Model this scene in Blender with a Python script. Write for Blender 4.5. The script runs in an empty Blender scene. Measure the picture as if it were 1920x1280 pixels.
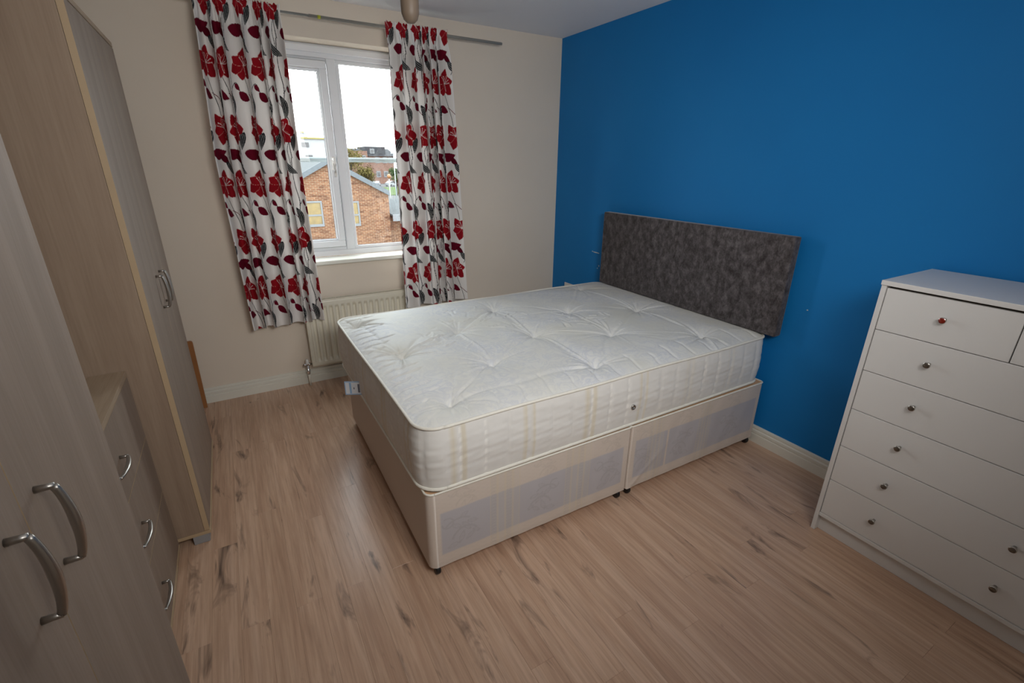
import bpy, bmesh, math, random
import numpy as np
from mathutils import Vector, Matrix
random.seed(7); rng = np.random.default_rng(7)
S = bpy.context.scene; COL = S.collection
PI = math.pi

# ------------------------------------------------------------------ camera
cd = bpy.data.cameras.new('camera'); cam = bpy.data.objects.new('camera', cd); COL.objects.link(cam)
R_ = Vector((0.86345021, -0.50435391, 0.00899208)); U_ = Vector((0.17203663, 0.31118918, 0.93464683)); F_ = Vector((0.47419102, 0.80547404, -0.35546371))
M_ = Matrix((R_, U_, -F_)).transposed().to_4x4(); M_.translation = Vector((-2.3736, -3.3347, 1.4730)); cam.matrix_world = M_
cd.sensor_width = 36.0; cd.lens = 881.16 / 1920 * 36; cd.clip_start = 0.02; cd.clip_end = 600
S.camera = cam

# ------------------------------------------------------------------ world, lights, exposure
w = bpy.data.worlds.new('overcast_sky'); S.world = w; w.use_nodes = True
wn = w.node_tree.nodes; wl = w.node_tree.links; wn.clear()
wo = wn.new('ShaderNodeOutputWorld'); wb = wn.new('ShaderNodeBackground')
tc = wn.new('ShaderNodeTexCoord'); sp = wn.new('ShaderNodeSeparateXYZ'); rp = wn.new('ShaderNodeValToRGB')
rp.color_ramp.elements[0].position = 0.0; rp.color_ramp.elements[0].color = (0.95, 0.975, 1.0, 1)
rp.color_ramp.elements[1].position = 0.6; rp.color_ramp.elements[1].color = (0.86, 0.93, 1.0, 1)
wl.new(tc.outputs['Generated'], sp.inputs[0]); wl.new(sp.outputs['Z'], rp.inputs[0]); wl.new(rp.outputs[0], wb.inputs['Color'])
wb.inputs['Strength'].default_value = 10.0
wl.new(wb.outputs[0], wo.inputs[0])

def area(name, loc, target, sx, sy, power, col):
    l = bpy.data.lights.new(name, 'AREA'); l.shape = 'RECTANGLE'; l.size = sx; l.size_y = sy; l.energy = power; l.color = col
    o = bpy.data.objects.new(name, l); COL.objects.link(o); o.location = loc
    o.rotation_euler = (Vector(target) - Vector(loc)).to_track_quat('-Z', 'Y').to_euler(); return o
# the flash bounced off the ceiling behind the photographer
fl_ = area('camera_flash_light', (-1.75, -3.62, 1.85), (-1.25, -0.7, 0.70), 0.8, 0.5, 8.8, (1.0, 0.985, 0.965)); fl_.data.spread = math.radians(106)
area('ceiling_bounce_light', (-1.7, -3.3, 1.70), (-1.3, -1.7, 2.34), 0.7, 0.5, 9.0, (1.0, 0.985, 0.965))
pl = area('window_portal_light', (-1.66, 0.30, 1.5), (-1.66, -1, 1.5), 1.0, 1.25, 1, (1, 1, 1)); pl.data.cycles.is_portal = True

S.view_settings.view_transform = 'Standard'; S.view_settings.look = 'None'
S.view_settings.gamma = 1.0; S.view_settings.use_curve_mapping = False; S.view_settings.exposure = 0.0

# ------------------------------------------------------------------ materials
def new_mat(name):
    m = bpy.data.materials.new(name); m.use_nodes = True
    nt = m.node_tree; b = nt.nodes['Principled BSDF']; return m, nt, b
def lin(c):
    return tuple(((x / 255) / 12.92 if x <= 10 else ((x / 255 + 0.055) / 1.055) ** 2.4) for x in c) + (1,)
class N:
    def __init__(s, nt): s.nt = nt
    def n(s, t, **kw):
        o = s.nt.nodes.new(t)
        for k, v in kw.items(): setattr(o, k, v)
        return o
    def l(s, a, b): s.nt.links.new(a, b)
    def coord(s, kind='Object', scale=(1, 1, 1), rand=False):
        t = s.n('ShaderNodeTexCoord'); m = s.n('ShaderNodeMapping'); m.inputs['Scale'].default_value = scale
        src = t.outputs[kind]
        if rand:
            oi = s.n('ShaderNodeObjectInfo'); mu = s.n('ShaderNodeMath', operation='MULTIPLY'); mu.inputs[1].default_value = 37.0
            s.l(oi.outputs['Random'], mu.inputs[0]); va = s.n('ShaderNodeVectorMath', operation='ADD')
            s.l(src, va.inputs[0]); s.l(mu.outputs[0], va.inputs[1]); src = va.outputs[0]
        s.l(src, m.inputs[0]); return m.outputs[0]
    def noise(s, vec, scale, detail=3, rough=0.5, dist=0.0):
        o = s.n('ShaderNodeTexNoise'); o.inputs['Scale'].default_value = scale; o.inputs['Detail'].default_value = detail
        o.inputs['Roughness'].default_value = rough; o.inputs['Distortion'].default_value = dist
        s.l(vec, o.inputs['Vector']); return o.outputs['Fac']
    def ramp(s, f, stops):
        o = s.n('ShaderNodeValToRGB'); e = o.color_ramp.elements
        while len(e) < len(stops): e.new(0.5)
        for i, (p, c) in enumerate(stops): e[i].position = p; e[i].color = c if len(c) == 4 else tuple(c) + (1,)
        s.l(f, o.inputs[0]); return o.outputs[0]
    def mix(s, f, a, b, mode='MIX'):
        o = s.n('ShaderNodeMix', data_type='RGBA', blend_type=mode)
        for i, v in ((0, f), (6, a), (7, b)):
            if hasattr(v, 'is_output'): s.l(v, o.inputs[i])
            else: o.inputs[i].default_value = v
        return o.outputs[2]
    def bump(s, f, strength, dist=0.002):
        o = s.n('ShaderNodeBump'); o.inputs['Strength'].default_value = strength; o.inputs['Distance'].default_value = dist
        s.l(f, o.inputs['Height']); return o.outputs[0]
BW = ((0, (0, 0, 0, 1)), (1, (1, 1, 1, 1)))
def plain(name, col, rough=0.5, metal=0.0, var=0.06, scale=8, bump=0.0, bscale=200, spec=0.5, coat=0.0):
    m, nt, b = new_mat(name); g = N(nt); v = g.coord()
    f = g.noise(v, scale, 3)
    lo = tuple(max(0, c * (1 - var)) for c in col[:3]) + (1,); hi = tuple(min(1, c * (1 + var)) for c in col[:3]) + (1,)
    g.l(g.ramp(f, ((0.3, lo), (0.7, hi))), b.inputs['Base Color'])
    b.inputs['Roughness'].default_value = rough; b.inputs['Metallic'].default_value = metal
    b.inputs['Specular IOR Level'].default_value = spec; b.inputs['Coat Weight'].default_value = coat
    if bump: g.l(g.bump(g.noise(v, bscale, 2), bump, 0.001), b.inputs['Normal'])
    return m
MAT = {}
MAT['cream_wall'] = plain('cream_emulsion', lin((226, 214, 198)), 0.75, var=0.015, scale=3, bump=0.06, bscale=240, spec=0.3)
MAT['ceiling'] = plain('white_ceiling_paint', lin((236, 237, 240)), 0.85, var=0.01, scale=3, spec=0.2)
MAT['gloss_white'] = plain('white_gloss_paint', lin((228, 226, 214)), 0.3, var=0.02, scale=6)
MAT['upvc'] = plain('white_window_plastic', lin((226, 229, 232)), 0.25, var=0.01)
MAT['gasket'] = plain('black_rubber_gasket', lin((50, 50, 52)), 0.6)
MAT['radiator'] = plain('cream_radiator_enamel', lin((222, 216, 198)), 0.35, var=0.02)
MAT['chrome'] = plain('chrome', (0.75, 0.75, 0.76), 0.15, 1.0, var=0.02)
MAT['steel'] = plain('brushed_nickel', (0.42, 0.40, 0.37), 0.32, 1.0, var=0.05, scale=30)
MAT['rod'] = plain('grey_metal_tube', lin((142, 140, 134)), 0.45, 0.25, var=0.04)
MAT['black_plastic'] = plain('black_plastic', lin((22, 22, 24)), 0.4)
MAT['grey_plastic'] = plain('grey_plastic_foot', lin((150, 150, 152)), 0.5)
MAT['white_plastic'] = plain('white_plastic', lin((232, 230, 226)), 0.35, var=0.01)
MAT['chest'] = plain('white_chest_laminate', lin((222, 220, 217)), 0.36, var=0.01, scale=3)
MAT['knob'] = plain('satin_knob_metal', (0.55, 0.53, 0.5), 0.25, 1.0)
MAT['knob_face'] = plain('dark_knob_face', (0.16, 0.135, 0.11), 0.25, 0.7)
MAT['knob_red'] = plain('red_knob_face', lin((136, 42, 28)), 0.2, 0.2, var=0.25, scale=180)
MAT['dark_gap'] = plain('shadow_gap_board', lin((92, 78, 66)), 0.8)
MAT['maple_edge'] = plain('pale_maple_edge_band', lin((186, 162, 130)), 0.5, var=0.04, scale=6)
MAT['orange_wood'] = plain('orange_varnished_wood', lin((156, 104, 60)), 0.35, var=0.1, scale=5)
MAT['plaster'] = plain('white_filler', lin((205, 208, 205)), 0.9)
MAT['tape'] = plain('yellow_green_tape', lin((176, 178, 40)), 0.5)
MAT['pendant'] = plain('brown_lampholder', lin((124, 108, 92)), 0.5)
MAT['pine'] = plain('pale_bare_wood', lin((214, 172, 134)), 0.7, var=0.05, scale=6)
MAT['piping'] = plain('cream_binding_tape', lin((232, 228, 216)), 0.6, var=0.03, scale=40, bump=0.1, bscale=900)
MAT['tag_white'] = plain('white_label_card', lin((225, 230, 236)), 0.4)
MAT['tag_blue'] = plain('pale_blue_print', lin((150, 185, 220)), 0.4)
MAT['tag_grey'] = plain('grey_print', lin((110, 116, 130)), 0.5)
MAT['dark_metal'] = plain('dark_bracket_metal', lin((60, 60, 60)), 0.5, 0.6)

def blue_wall():
    m, nt, b = new_mat('blue_emulsion'); g = N(nt); v = g.coord('Object')
    f = g.noise(v, 1.2, 4); g.l(g.ramp(f, ((0.3, lin((8, 118, 188))), (0.7, lin((12, 124, 194))))), b.inputs['Base Color'])
    b.inputs['Roughness'].default_value = 0.62; b.inputs['Specular IOR Level'].default_value = 0.35
    g.l(g.bump(g.noise(v, 260, 2), 0.07, 0.001), b.inputs['Normal']); return m
MAT['blue_wall'] = blue_wall()

def plank_mat():
    m, nt, b = new_mat('oak_laminate'); g = N(nt)
    v1 = g.coord('Object', (14, 1.1, 1), True); v2 = g.coord('Object', (70, 3.0, 1), True); v3 = g.coord('Object', (13, 2.6, 1), True); v4 = g.coord('Object', (160, 5, 1), True)
    base = g.ramp(g.noise(v1, 1.0, 5, 0.6, 0.6), ((0.25, lin((194, 157, 131))), (0.5, lin((210, 175, 148))), (0.75, lin((221, 188, 163)))))
    fine = g.ramp(g.noise(v2, 1.0, 4, 0.65, 0.3), ((0.3, lin((178, 168, 162))), (0.62, (1, 1, 1, 1))))
    c = g.mix(0.42, base, fine, 'MULTIPLY')
    hair = g.ramp(g.noise(v4, 1.0, 2), ((0.34, (0.72, 0.69, 0.67, 1)), (0.5, (1, 1, 1, 1))))
    c = g.mix(0.3, c, hair, 'MULTIPLY')
    knot = g.ramp(g.noise(v3, 1.0, 4, 0.6, 1.2), ((0.60, (0, 0, 0, 1)), (0.76, (1, 1, 1, 1))))
    c = g.mix(knot, c, lin((98, 80, 70)))
    oi = g.n('ShaderNodeObjectInfo')
    tone = g.ramp(oi.outputs['Random'], ((0.0, (0.955, 0.945, 0.93, 1)), (0.5, (0.985, 0.98, 0.975, 1)), (1.0, (1.01, 1.01, 1.005, 1))))
    c = g.mix(1.0, c, tone, 'MULTIPLY')
    g.l(c, b.inputs['Base Color'])
    b.inputs['Roughness'].default_value = 0.27; b.inputs['Specular IOR Level'].default_value = 0.45
    g.l(g.bump(g.noise(v2, 1.0, 3), 0.12, 0.0006), b.inputs['Normal']); return m
MAT['plank'] = plank_mat()

def ward_mat(name, c0, c1, axis='z', rough=0.58):
    m, nt, b = new_mat(name); g = N(nt)
    sc = {'z': (22, 22, 1.3), 'y': (22, 1.3, 22)}[axis]; sf = {'z': (190, 190, 7), 'y': (190, 7, 190)}[axis]
    v1 = g.coord('Object', sc, True); v2 = g.coord('Object', sf, True)
    c = g.ramp(g.noise(v1, 0.55, 4, 0.6, 0.8), ((0.25, lin(c0)), (0.75, lin(c1))))
    f = g.ramp(g.noise(v2, 1.0, 3, 0.6), ((0.3, (0.86, 0.84, 0.82, 1)), (0.6, (1, 1, 1, 1))))
    c = g.mix(0.75, c, f, 'MULTIPLY'); g.l(c, b.inputs['Base Color'])
    b.inputs['Roughness'].default_value = rough; b.inputs['Specular IOR Level'].default_value = 0.3
    g.l(g.bump(g.noise(v2, 1.0, 2), 0.05, 0.0005), b.inputs['Normal']); return m
MAT['ward_side'] = ward_mat('pale_elm_laminate', (146, 125, 107), (166, 146, 126))
MAT['ward_door'] = ward_mat('pale_elm_door_laminate', (140, 125, 112), (159, 143, 129))
MAT['ward_top'] = ward_mat('pale_elm_top_laminate', (160, 140, 118), (180, 160, 136), 'y')

def velvet():
    m, nt, b = new_mat('charcoal_crushed_velvet'); g = N(nt); v = g.coord('Object', (1, 1, 0.7))
    f1 = g.noise(v, 30, 6, 0.75, 0.25); f2 = g.noise(v, 110, 3, 0.6, 0.5)
    c = g.ramp(f1, ((0.34, lin((56, 50, 50))), (0.5, lin((86, 81, 82))), (0.66, lin((116, 111, 112)))))
    c2 = g.ramp(f2, ((0.3, (0.62, 0.6, 0.6, 1)), (0.65, (1, 1, 1, 1))))
    g.l(g.mix(0.8, c, c2, 'MULTIPLY'), b.inputs['Base Color']); b.inputs['Roughness'].default_value = 0.8
    b.inputs['Sheen Weight'].default_value = 0.25; b.inputs['Sheen Roughness'].default_value = 0.4; b.inputs['Specular IOR Level'].default_value = 0.2
    g.l(g.bump(f1, 0.25, 0.004), b.inputs['Normal']); return m
MAT['velvet'] = velvet()

def printed(name, rough=0.7, transl=0.0, sheen=0.0, bump=0.15, bscale=700, spec=0.3):
    m, nt, b = new_mat(name); g = N(nt)
    a = g.n('ShaderNodeVertexColor', layer_name='print'); g.l(a.outputs['Color'], b.inputs['Base Color'])
    b.inputs['Roughness'].default_value = rough; b.inputs['Specular IOR Level'].default_value = spec; b.inputs['Sheen Weight'].default_value = sheen
    g.l(g.bump(g.noise(g.coord(), bscale, 2), bump, 0.001), b.inputs['Normal'])
    if transl:
        t = g.n('ShaderNodeBsdfTranslucent'); g.l(a.outputs['Color'], t.inputs['Color']); mx = g.n('ShaderNodeMixShader'); mx.inputs[0].default_value = transl
        g.l(b.outputs[0], mx.inputs[1]); g.l(t.outputs[0], mx.inputs[2]); g.l(mx.outputs[0], nt.nodes['Material Output'].inputs[0])
    return m
MAT['curtain'] = printed('floral_curtain_cotton', 0.85, 0.20, bump=0.12, bscale=900, spec=0.1)
MAT['divan'] = printed('divan_damask', 0.6, 0, bump=0.12, bscale=600, spec=0.35)
MAT['border'] = printed('mattress_border_damask', 0.5, 0, bump=0.1, bscale=500, spec=0.4)

def ticking():
    m, nt, b = new_mat('silver_white_damask'); g = N(nt); v = g.coord('Object')
    f = g.noise(v, 14, 5, 0.6, 1.6); c = g.ramp(f, ((0.42, lin((226, 226, 223))), (0.50, lin((212, 214, 218))), (0.58, lin((228, 228, 225)))))
    f2 = g.noise(v, 3.0, 3); c = g.mix(g.ramp(f2, ((0.35, (0, 0, 0, 1)), (0.7, (1, 1, 1, 1)))), c, lin((224, 222, 212)))
    g.l(c, b.inputs['Base Color']); b.inputs['Roughness'].default_value = 0.6; b.inputs['Specular IOR Level'].default_value = 0.25
    f3 = g.noise(v, 38, 4, 0.6, 0.8); g.l(g.bump(f3, 0.18, 0.004), b.inputs['Normal']); return m
MAT['ticking'] = ticking()

def glass():
    m, nt, b = new_mat('window_glass'); g = N(nt); nt.nodes.remove(b)
    t = g.n('ShaderNodeBsdfTransparent'); t.inputs[0].default_value = (0.96, 0.98, 0.97, 1); gl = g.n('ShaderNodeBsdfGlossy'); gl.inputs['Roughness'].default_value = 0.01
    fr = g.n('ShaderNodeFresnel'); fr.inputs[0].default_value = 1.5; mx = g.n('ShaderNodeMixShader')
    ge = g.n('ShaderNodeNewGeometry'); iv = g.n('ShaderNodeMath', operation='SUBTRACT'); iv.inputs[0].default_value = 1.0; g.l(ge.outputs['Backfacing'], iv.inputs[1]); mu = g.n('ShaderNodeMath', operation='MULTIPLY'); g.l(fr.outputs[0], mu.inputs[0]); g.l(iv.outputs[0], mu.inputs[1])
    g.l(mu.outputs[0], mx.inputs[0]); g.l(t.outputs[0], mx.inputs[1]); g.l(gl.outputs[0], mx.inputs[2]); g.l(mx.outputs[0], nt.nodes['Material Output'].inputs[0]); return m
MAT['glass'] = glass()

def ext(c, k=0.39): return tuple(x * k for x in lin(c)[:3]) + (1,)
def brick_mat(name, c1, c2, mortar, sc):
    m, nt, b = new_mat(name); g = N(nt)
    t = g.n('ShaderNodeTexCoord'); s3 = g.n('ShaderNodeSeparateXYZ'); g.l(t.outputs['Object'], s3.inputs[0]); cb = g.n('ShaderNodeCombineXYZ')
    ad = g.n('ShaderNodeMath', operation='ADD'); g.l(s3.outputs['X'], ad.inputs[0]); g.l(s3.outputs['Y'], ad.inputs[1])
    g.l(ad.outputs[0], cb.inputs[0]); g.l(s3.outputs['Z'], cb.inputs[1])
    br = g.n('ShaderNodeTexBrick'); g.l(cb.outputs[0], br.inputs['Vector']); br.inputs['Color1'].default_value = ext(c1); br.inputs['Color2'].default_value = ext(c2)
    br.inputs['Mortar'].default_value = ext(mortar); br.inputs['Scale'].default_value = sc; br.inputs['Brick Width'].default_value = 0.225; br.inputs['Row Height'].default_value = 0.075; br.inputs['Mortar Size'].default_value = 0.010; br.inputs['Bias'].default_value = -0.1
    f = g.noise(g.coord('Object', (2.2, 2.2, 9.0)), 0.9, 6, 0.8); cc = g.mix(1.0, br.outputs['Color'], g.ramp(f, ((0.34, (0.5, 0.44, 0.42, 1)), (0.5, (1, 1, 1, 1)), (0.68, (1.3, 1.28, 1.2, 1)))), 'MULTIPLY'); g.l(cc, b.inputs['Base Color'])
    b.inputs['Roughness'].default_value = 0.9; b.inputs['Specular IOR Level'].default_value = 0.05; return m
MAT['brick'] = brick_mat('orange_brick', (152, 108, 82), (122, 80, 62), (172, 150, 126), 1.0)
MAT['hazed_red_brick'] = brick_mat('hazed_red_brick', (150, 112, 98), (138, 104, 92), (158, 136, 124), 1.0)  # paled brick tones, with the distance haze mixed into the colour
MAT['far_white'] = plain('far_white_paint', ext((150, 152, 154)), 0.5, var=0.02, spec=0.05)
MAT['slate'] = plain('grey_roof_covering', ext((92, 96, 97)), 0.7, var=0.06, scale=2, spec=0.05)
MAT['verge'] = plain('grey_verge_trim', ext((123, 129, 133)), 0.6, spec=0.05)
MAT['amber_pane'] = plain('amber_mottled_pane', ext((144, 119, 59)), 0.4, var=0.3, scale=3)  # mottled amber tone across the whole pane
MAT['render_white'] = plain('white_cladding', ext((196, 196, 196)), 0.8, var=0.02, spec=0.05)
MAT['dark_window'] = plain('dark_window_glass', ext((69, 67, 69)), 0.25)
MAT['yellow'] = plain('yellow_guard_rail', ext((162, 148, 63)), 0.6)
MAT['dark_roof'] = plain('dark_roof_felt', ext((78, 78, 81)), 0.8, spec=0.05)
MAT['asphalt'] = plain('pale_asphalt', ext((119, 119, 118)), 0.9, var=0.08, scale=0.2, spec=0.05)
MAT['lawn'] = plain('grass', ext((90, 109, 60)), 0.9, var=0.2, scale=0.4, spec=0.05)
MAT['autumn'] = plain('autumn_leaves', ext((123, 111, 64)), 0.9, var=0.35, scale=0.9, spec=0.05)
MAT['green_leaf'] = plain('green_leaves', ext((85, 105, 64)), 0.9, var=0.35, scale=0.9, spec=0.05)
MAT['bark'] = plain('bark', ext((73, 59, 46)), 0.9)
MAT['globe_orange'] = plain('orange_beacon_globe', ext((168, 105, 35)), 0.4)
MAT['car_silver'] = plain('silver_car_paint', ext((137, 141, 146)), 0.3, 0.2)
MAT['car_dark'] = plain('dark_car_paint', ext((63, 67, 76)), 0.3, 0.2)
MAT['car_white'] = plain('white_car_paint', ext((162, 164, 165)), 0.3)
MAT['rail'] = plain('grey_painted_rail', ext((186, 196, 198), 0.6), 0.4, spec=0.05)

# ------------------------------------------------------------------ builders
WL = {}
def bb_center(bm):
    a = np.array([v.co for v in bm.verts]); return Vector((a.min(0) + a.max(0)) / 2)
def link(name, me, loc, parent=None):
    o = bpy.data.objects.new(name, me); COL.objects.link(o)
    if parent is not None: o.parent = parent; o.location = Vector(loc) - WL[parent.name]
    else: o.location = loc
    WL[o.name] = Vector(loc); return o
def part(name, bm, mats, parent=None, smooth=False, origin=None):
    c = Vector(origin) if origin is not None else bb_center(bm)
    bmesh.ops.translate(bm, verts=bm.verts, vec=-c)
    me = bpy.data.meshes.new(name); bm.to_mesh(me); bm.free()
    if not isinstance(mats, (list, tuple)): mats = [mats]
    for m in mats: me.materials.append(MAT[m])
    if smooth:
        for p in me.polygons: p.use_smooth = True
    return link(name, me, c, parent)
def thing(name, label, cat, loc, group=None):
    o = link(name, None, loc); return tag(o, label, cat, group)
def tag(o, label, cat, group=None):
    o['label'] = label; o['category'] = cat
    if group: o['group'] = group
    return o
def struct(o): o['kind'] = 'structure'; return o
def box(x0, x1, y0, y1, z0, z1, bev=0.0, seg=2, bm=None, mi=0):
    b = bmesh.new(); bmesh.ops.create_cube(b, size=1.0)
    for v in b.verts: v.co = Vector(((x0 + x1) / 2 + v.co.x * (x1 - x0), (y0 + y1) / 2 + v.co.y * (y1 - y0), (z0 + z1) / 2 + v.co.z * (z1 - z0)))
    if bev: bmesh.ops.bevel(b, geom=b.edges[:], offset=bev, segments=seg, profile=0.5, affect='EDGES', clamp_overlap=True)
    for f in b.faces: f.material_index = mi
    if bm is None: return b
    return merge(bm, b)
def merge(bm, b):
    me = bpy.data.meshes.new('tmp'); b.to_mesh(me); b.free(); bm.from_mesh(me); bpy.data.meshes.remove(me); return bm
def prism(pts, axis, a0, a1):
    """closed polygon pts (2D) extruded along axis from a0 to a1; axis x: pts=(y,z); y: (x,z); z: (x,y)"""
    b = bmesh.new()
    def P(p, a): return {'x': (a, p[0], p[1]), 'y': (p[0], a, p[1]), 'z': (p[0], p[1], a)}[axis]
    v0 = [b.verts.new(P(p, a0)) for p in pts]; v1 = [b.verts.new(P(p, a1)) for p in pts]; n = len(pts)
    for i in range(n): b.faces.new((v0[i], v0[(i + 1) % n], v1[(i + 1) % n], v1[i]))
    b.faces.new(v0[::-1]); b.faces.new(v1); bmesh.ops.recalc_face_normals(b, faces=b.faces); return b
def lathe(prof, seg=24, axis='z', at=(0, 0, 0)):
    """prof: (r, h) pairs, rotated about axis through at"""
    b = bmesh.new(); rings = []
    def P(r, h, t):
        c, s = r * math.cos(t), r * math.sin(t)
        q = {'z': (c, s, h), 'x': (h, c, s), 'y': (c, h, s)}[axis]; return Vector(q) + Vector(at)
    for r, h in prof:
        rings.append([b.verts.new(P(r, h, 2 * PI * k / seg)) for k in range(seg)] if r > 1e-6 else [b.verts.new(P(0, h, 0))])
    for A, B in zip(rings, rings[1:]):
        for k in range(seg):
            k2 = (k + 1) % seg
            if len(A) == 1 and len(B) == 1: continue
            if len(A) == 1: b.faces.new((A[0], B[k2], B[k]))
            elif len(B) == 1: b.faces.new((A[k], A[k2], B[0]))
            else: b.faces.new((A[k], A[k2], B[k2], B[k]))
    for Rr in (rings[0], rings[-1]):
        if len(Rr) > 2: b.faces.new(Rr)
    bmesh.ops.recalc_face_normals(b, faces=b.faces); return b
def tube(path, rad, seg=10, ell=1.0, up=Vector((0, 0, 1))):
    path = [Vector(p) for p in path]; n = len(path); b = bmesh.new(); rings = []
    rad = rad if isinstance(rad, (list, tuple)) else [rad] * n
    for i, p in enumerate(path):
        t = (path[min(i + 1, n - 1)] - path[max(i - 1, 0)]).normalized()
        a = t.cross(up); a = a if a.length > 1e-4 else t.cross(Vector((1, 0, 0))); a.normalize(); c = a.cross(t).normalized()
        rings.append([b.verts.new(p + (a * math.cos(2 * PI * k / seg) + c * math.sin(2 * PI * k / seg) * ell) * rad[i]) for k in range(seg)])
    for A, B in zip(rings, rings[1:]):
        for k in range(seg): b.faces.new((A[k], A[(k + 1) % seg], B[(k + 1) % seg], B[k]))
    b.faces.new(rings[0][::-1]); b.faces.new(rings[-1]); bmesh.ops.recalc_face_normals(b, faces=b.faces); return b
def grid_mesh(name, X, Y, Z, mats, parent=None, closed=False, colors=None, origin=None, smooth=True, flip=False):
    """X,Y,Z arrays (n,m); optional colours (n,m,3) linear; closed wraps axis 0"""
    n, m = X.shape; co = np.stack([X, Y, Z], -1).reshape(-1, 3)
    c = Vector(origin) if origin is not None else Vector((co.min(0) + co.max(0)) / 2)
    co = co - np.array(c); idx = np.arange(n * m).reshape(n, m)
    A = idx if closed else idx[:-1]; B = np.roll(idx, -1, 0) if closed else idx[1:]
    q = np.stack([A[:, :-1], B[:, :-1], B[:, 1:], A[:, 1:]], -1).reshape(-1, 4)
    if flip: q = q[:, ::-1]
    me = bpy.data.meshes.new(name); me.vertices.add(len(co)); me.vertices.foreach_set('co', co.ravel())
    me.loops.add(q.size); me.loops.foreach_set('vertex_index', q.ravel().astype(np.int32))
    me.polygons.add(len(q)); me.polygons.foreach_set('loop_start', np.arange(0, q.size, 4, dtype=np.int32))
    me.update(calc_edges=True); me.validate()
    me.polygons.foreach_set('use_smooth', np.full(len(me.polygons), smooth))
    for k in (mats if isinstance(mats, (list, tuple)) else [mats]): me.materials.append(MAT[k])
    if colors is not None:
        a = me.color_attributes.new('print', 'FLOAT_COLOR', 'POINT'); cc = np.ones((n * m, 4), np.float32); cc[:, :3] = colors.reshape(-1, 3)
        a.data.foreach_set('color', cc.ravel())
    return link(name, me, c, parent)
def L3(c): return np.array(lin(c)[:3])

# ------------------------------------------------------------------ room shell
XL, YB, H = -3.20, -4.15, 2.341
WX0, WX1, WZ0, WZ1 = -2.20, -1.12, 0.852, 2.139      # window opening
bm = bmesh.new()
for a in ((XL - .15, WX0, 0, .30, -.1, H + .1), (WX1, .15, 0, .30, -.1, H + .1), (WX0, WX1, 0, .30, -.1, WZ0 - .03), (WX0, WX1, 0, .30, WZ1, H + .1)): box(*a, bm=bm)
struct(part('wall_far', bm, 'cream_wall'))
struct(part('wall_right', box(0, .15, YB - .15, 0, -.1, H + .1), 'blue_wall'))
struct(part('wall_left', box(XL - .15, XL, YB - .15, 0, -.1, H + .1), 'cream_wall'))
struct(part('wall_back', box(XL, 0, YB - .15, YB, -.1, H + .1), 'cream_wall'))
struct(part('ceiling', box(XL - .15, .15, YB - .15, .30, H, H + .12), 'ceiling'))
floor = struct(part('floor', box(XL, 0, YB, 0, -.10, -.008), 'dark_gap'))
# laminate boards, 85.5 mm wide, laid towards the window
PW, PL, gap = 0.0855, 1.19, 0.00015
mesh_cache = {}
k0 = int(math.floor((XL + 2.062) / PW)); k1 = int(math.ceil((0 + 2.062) / PW))
for k in range(k0, k1):
    xa, xb = max(XL, -2.062 + k * PW), min(0, -2.062 + (k + 1) * PW)
    if xb - xa < .01: continue
    j = -1.91 if k % 2 == 0 else -1.315
    if k % 4 == 1: j -= .74 - .595
    ys = sorted([y for y in [j + i * PL for i in range(-3, 4)] if YB + .02 < y < -.02] + [YB, 0.0])
    for ya, yb in zip(ys, ys[1:]):
        key = (round(xb - xa, 4), round(yb - ya, 4)); loc = ((xa + xb) / 2, (ya + yb) / 2, -.004)
        if key not in mesh_cache:
            b = box(-(xb - xa) / 2 + gap, (xb - xa) / 2 - gap, -(yb - ya) / 2 + gap, (yb - ya) / 2 - gap, -.004, .004)
            top = [e for e in b.edges if all(v.co.z > 0 for v in e.verts)]
            bmesh.ops.bevel(b, geom=top, offset=.0003, segments=1, affect='EDGES')
            me = bpy.data.meshes.new('laminate_board'); b.to_mesh(me); b.free(); me.materials.append(MAT['plank']); mesh_cache[key] = me
        link('laminate_board', mesh_cache[key], loc, floor)
# skirting with a double groove
def skirt(depth, h): return [(0, 0), (-.018, 0), (-.018, h * .50), (-.013, h * .53), (-.013, h * .57), (-.0175, h * .60), (-.0172, h * .74), (-.010, h * .79), (-.010, h * .83), (-.0125, h * .86), (-.0115, h * .97), (-.008, h), (0, h)]
prof = skirt(.018, .098)
struct(part('baseboard_far', prism(prof, 'x', XL, 0), 'gloss_white'))
struct(part('baseboard_right', prism(prof, 'y', YB, -.0), 'gloss_white'))
# prism along y takes (x,z): profile already grows to -x

# ------------------------------------------------------------------ window
FY0, FY1 = .14, .205
win = struct(link('window_1', None, (-1.66, .14, WZ0)))
bm = bmesh.new()
def bar(bm, x0, x1, z0, z1, y0=FY0, y1=FY1, bev=.004): box(x0, x1, y0, y1, z0, z1, bev, 2, bm)
bar(bm, WX0, WX1, WZ0, .889); bar(bm, WX0, -1.66, .880, .917, .150, .20); bar(bm, WX0, WX1, 2.066, WZ1); bar(bm, WX0, WX0 + .045, .889, 2.066); bar(bm, WX1 - .045, WX1, .889, 2.066); bar(bm, -1.690, -1.634, .889, 2.066)
fr = part('window_frame', bm, 'upvc', win)
part('head_trim', box(WX0, WX1, .125, .14, 2.092, 2.128, .004), 'upvc', win)
part('sash_stop', box(WX0 + .04, -1.690, .150, .19, 2.045, 2.070), 'upvc', win)
def bead(x0, x1, z0, z1, wd, y, mat, name, par, depth=.012):
    bm = bmesh.new()
    for a in ((x0, x1, z0, z0 + wd), (x0, x1, z1 - wd, z1), (x0, x0 + wd, z0 + wd, z1 - wd), (x1 - wd, x1, z0 + wd, z1 - wd)): box(a[0], a[1], y, y + depth, a[2], a[3], .003, 1, bm)
    return part(name, bm, mat, par)
bead(-1.634, WX1 - .045, .889, 2.066, .022, .150, 'upvc', 'glazing_bead', win)
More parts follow.
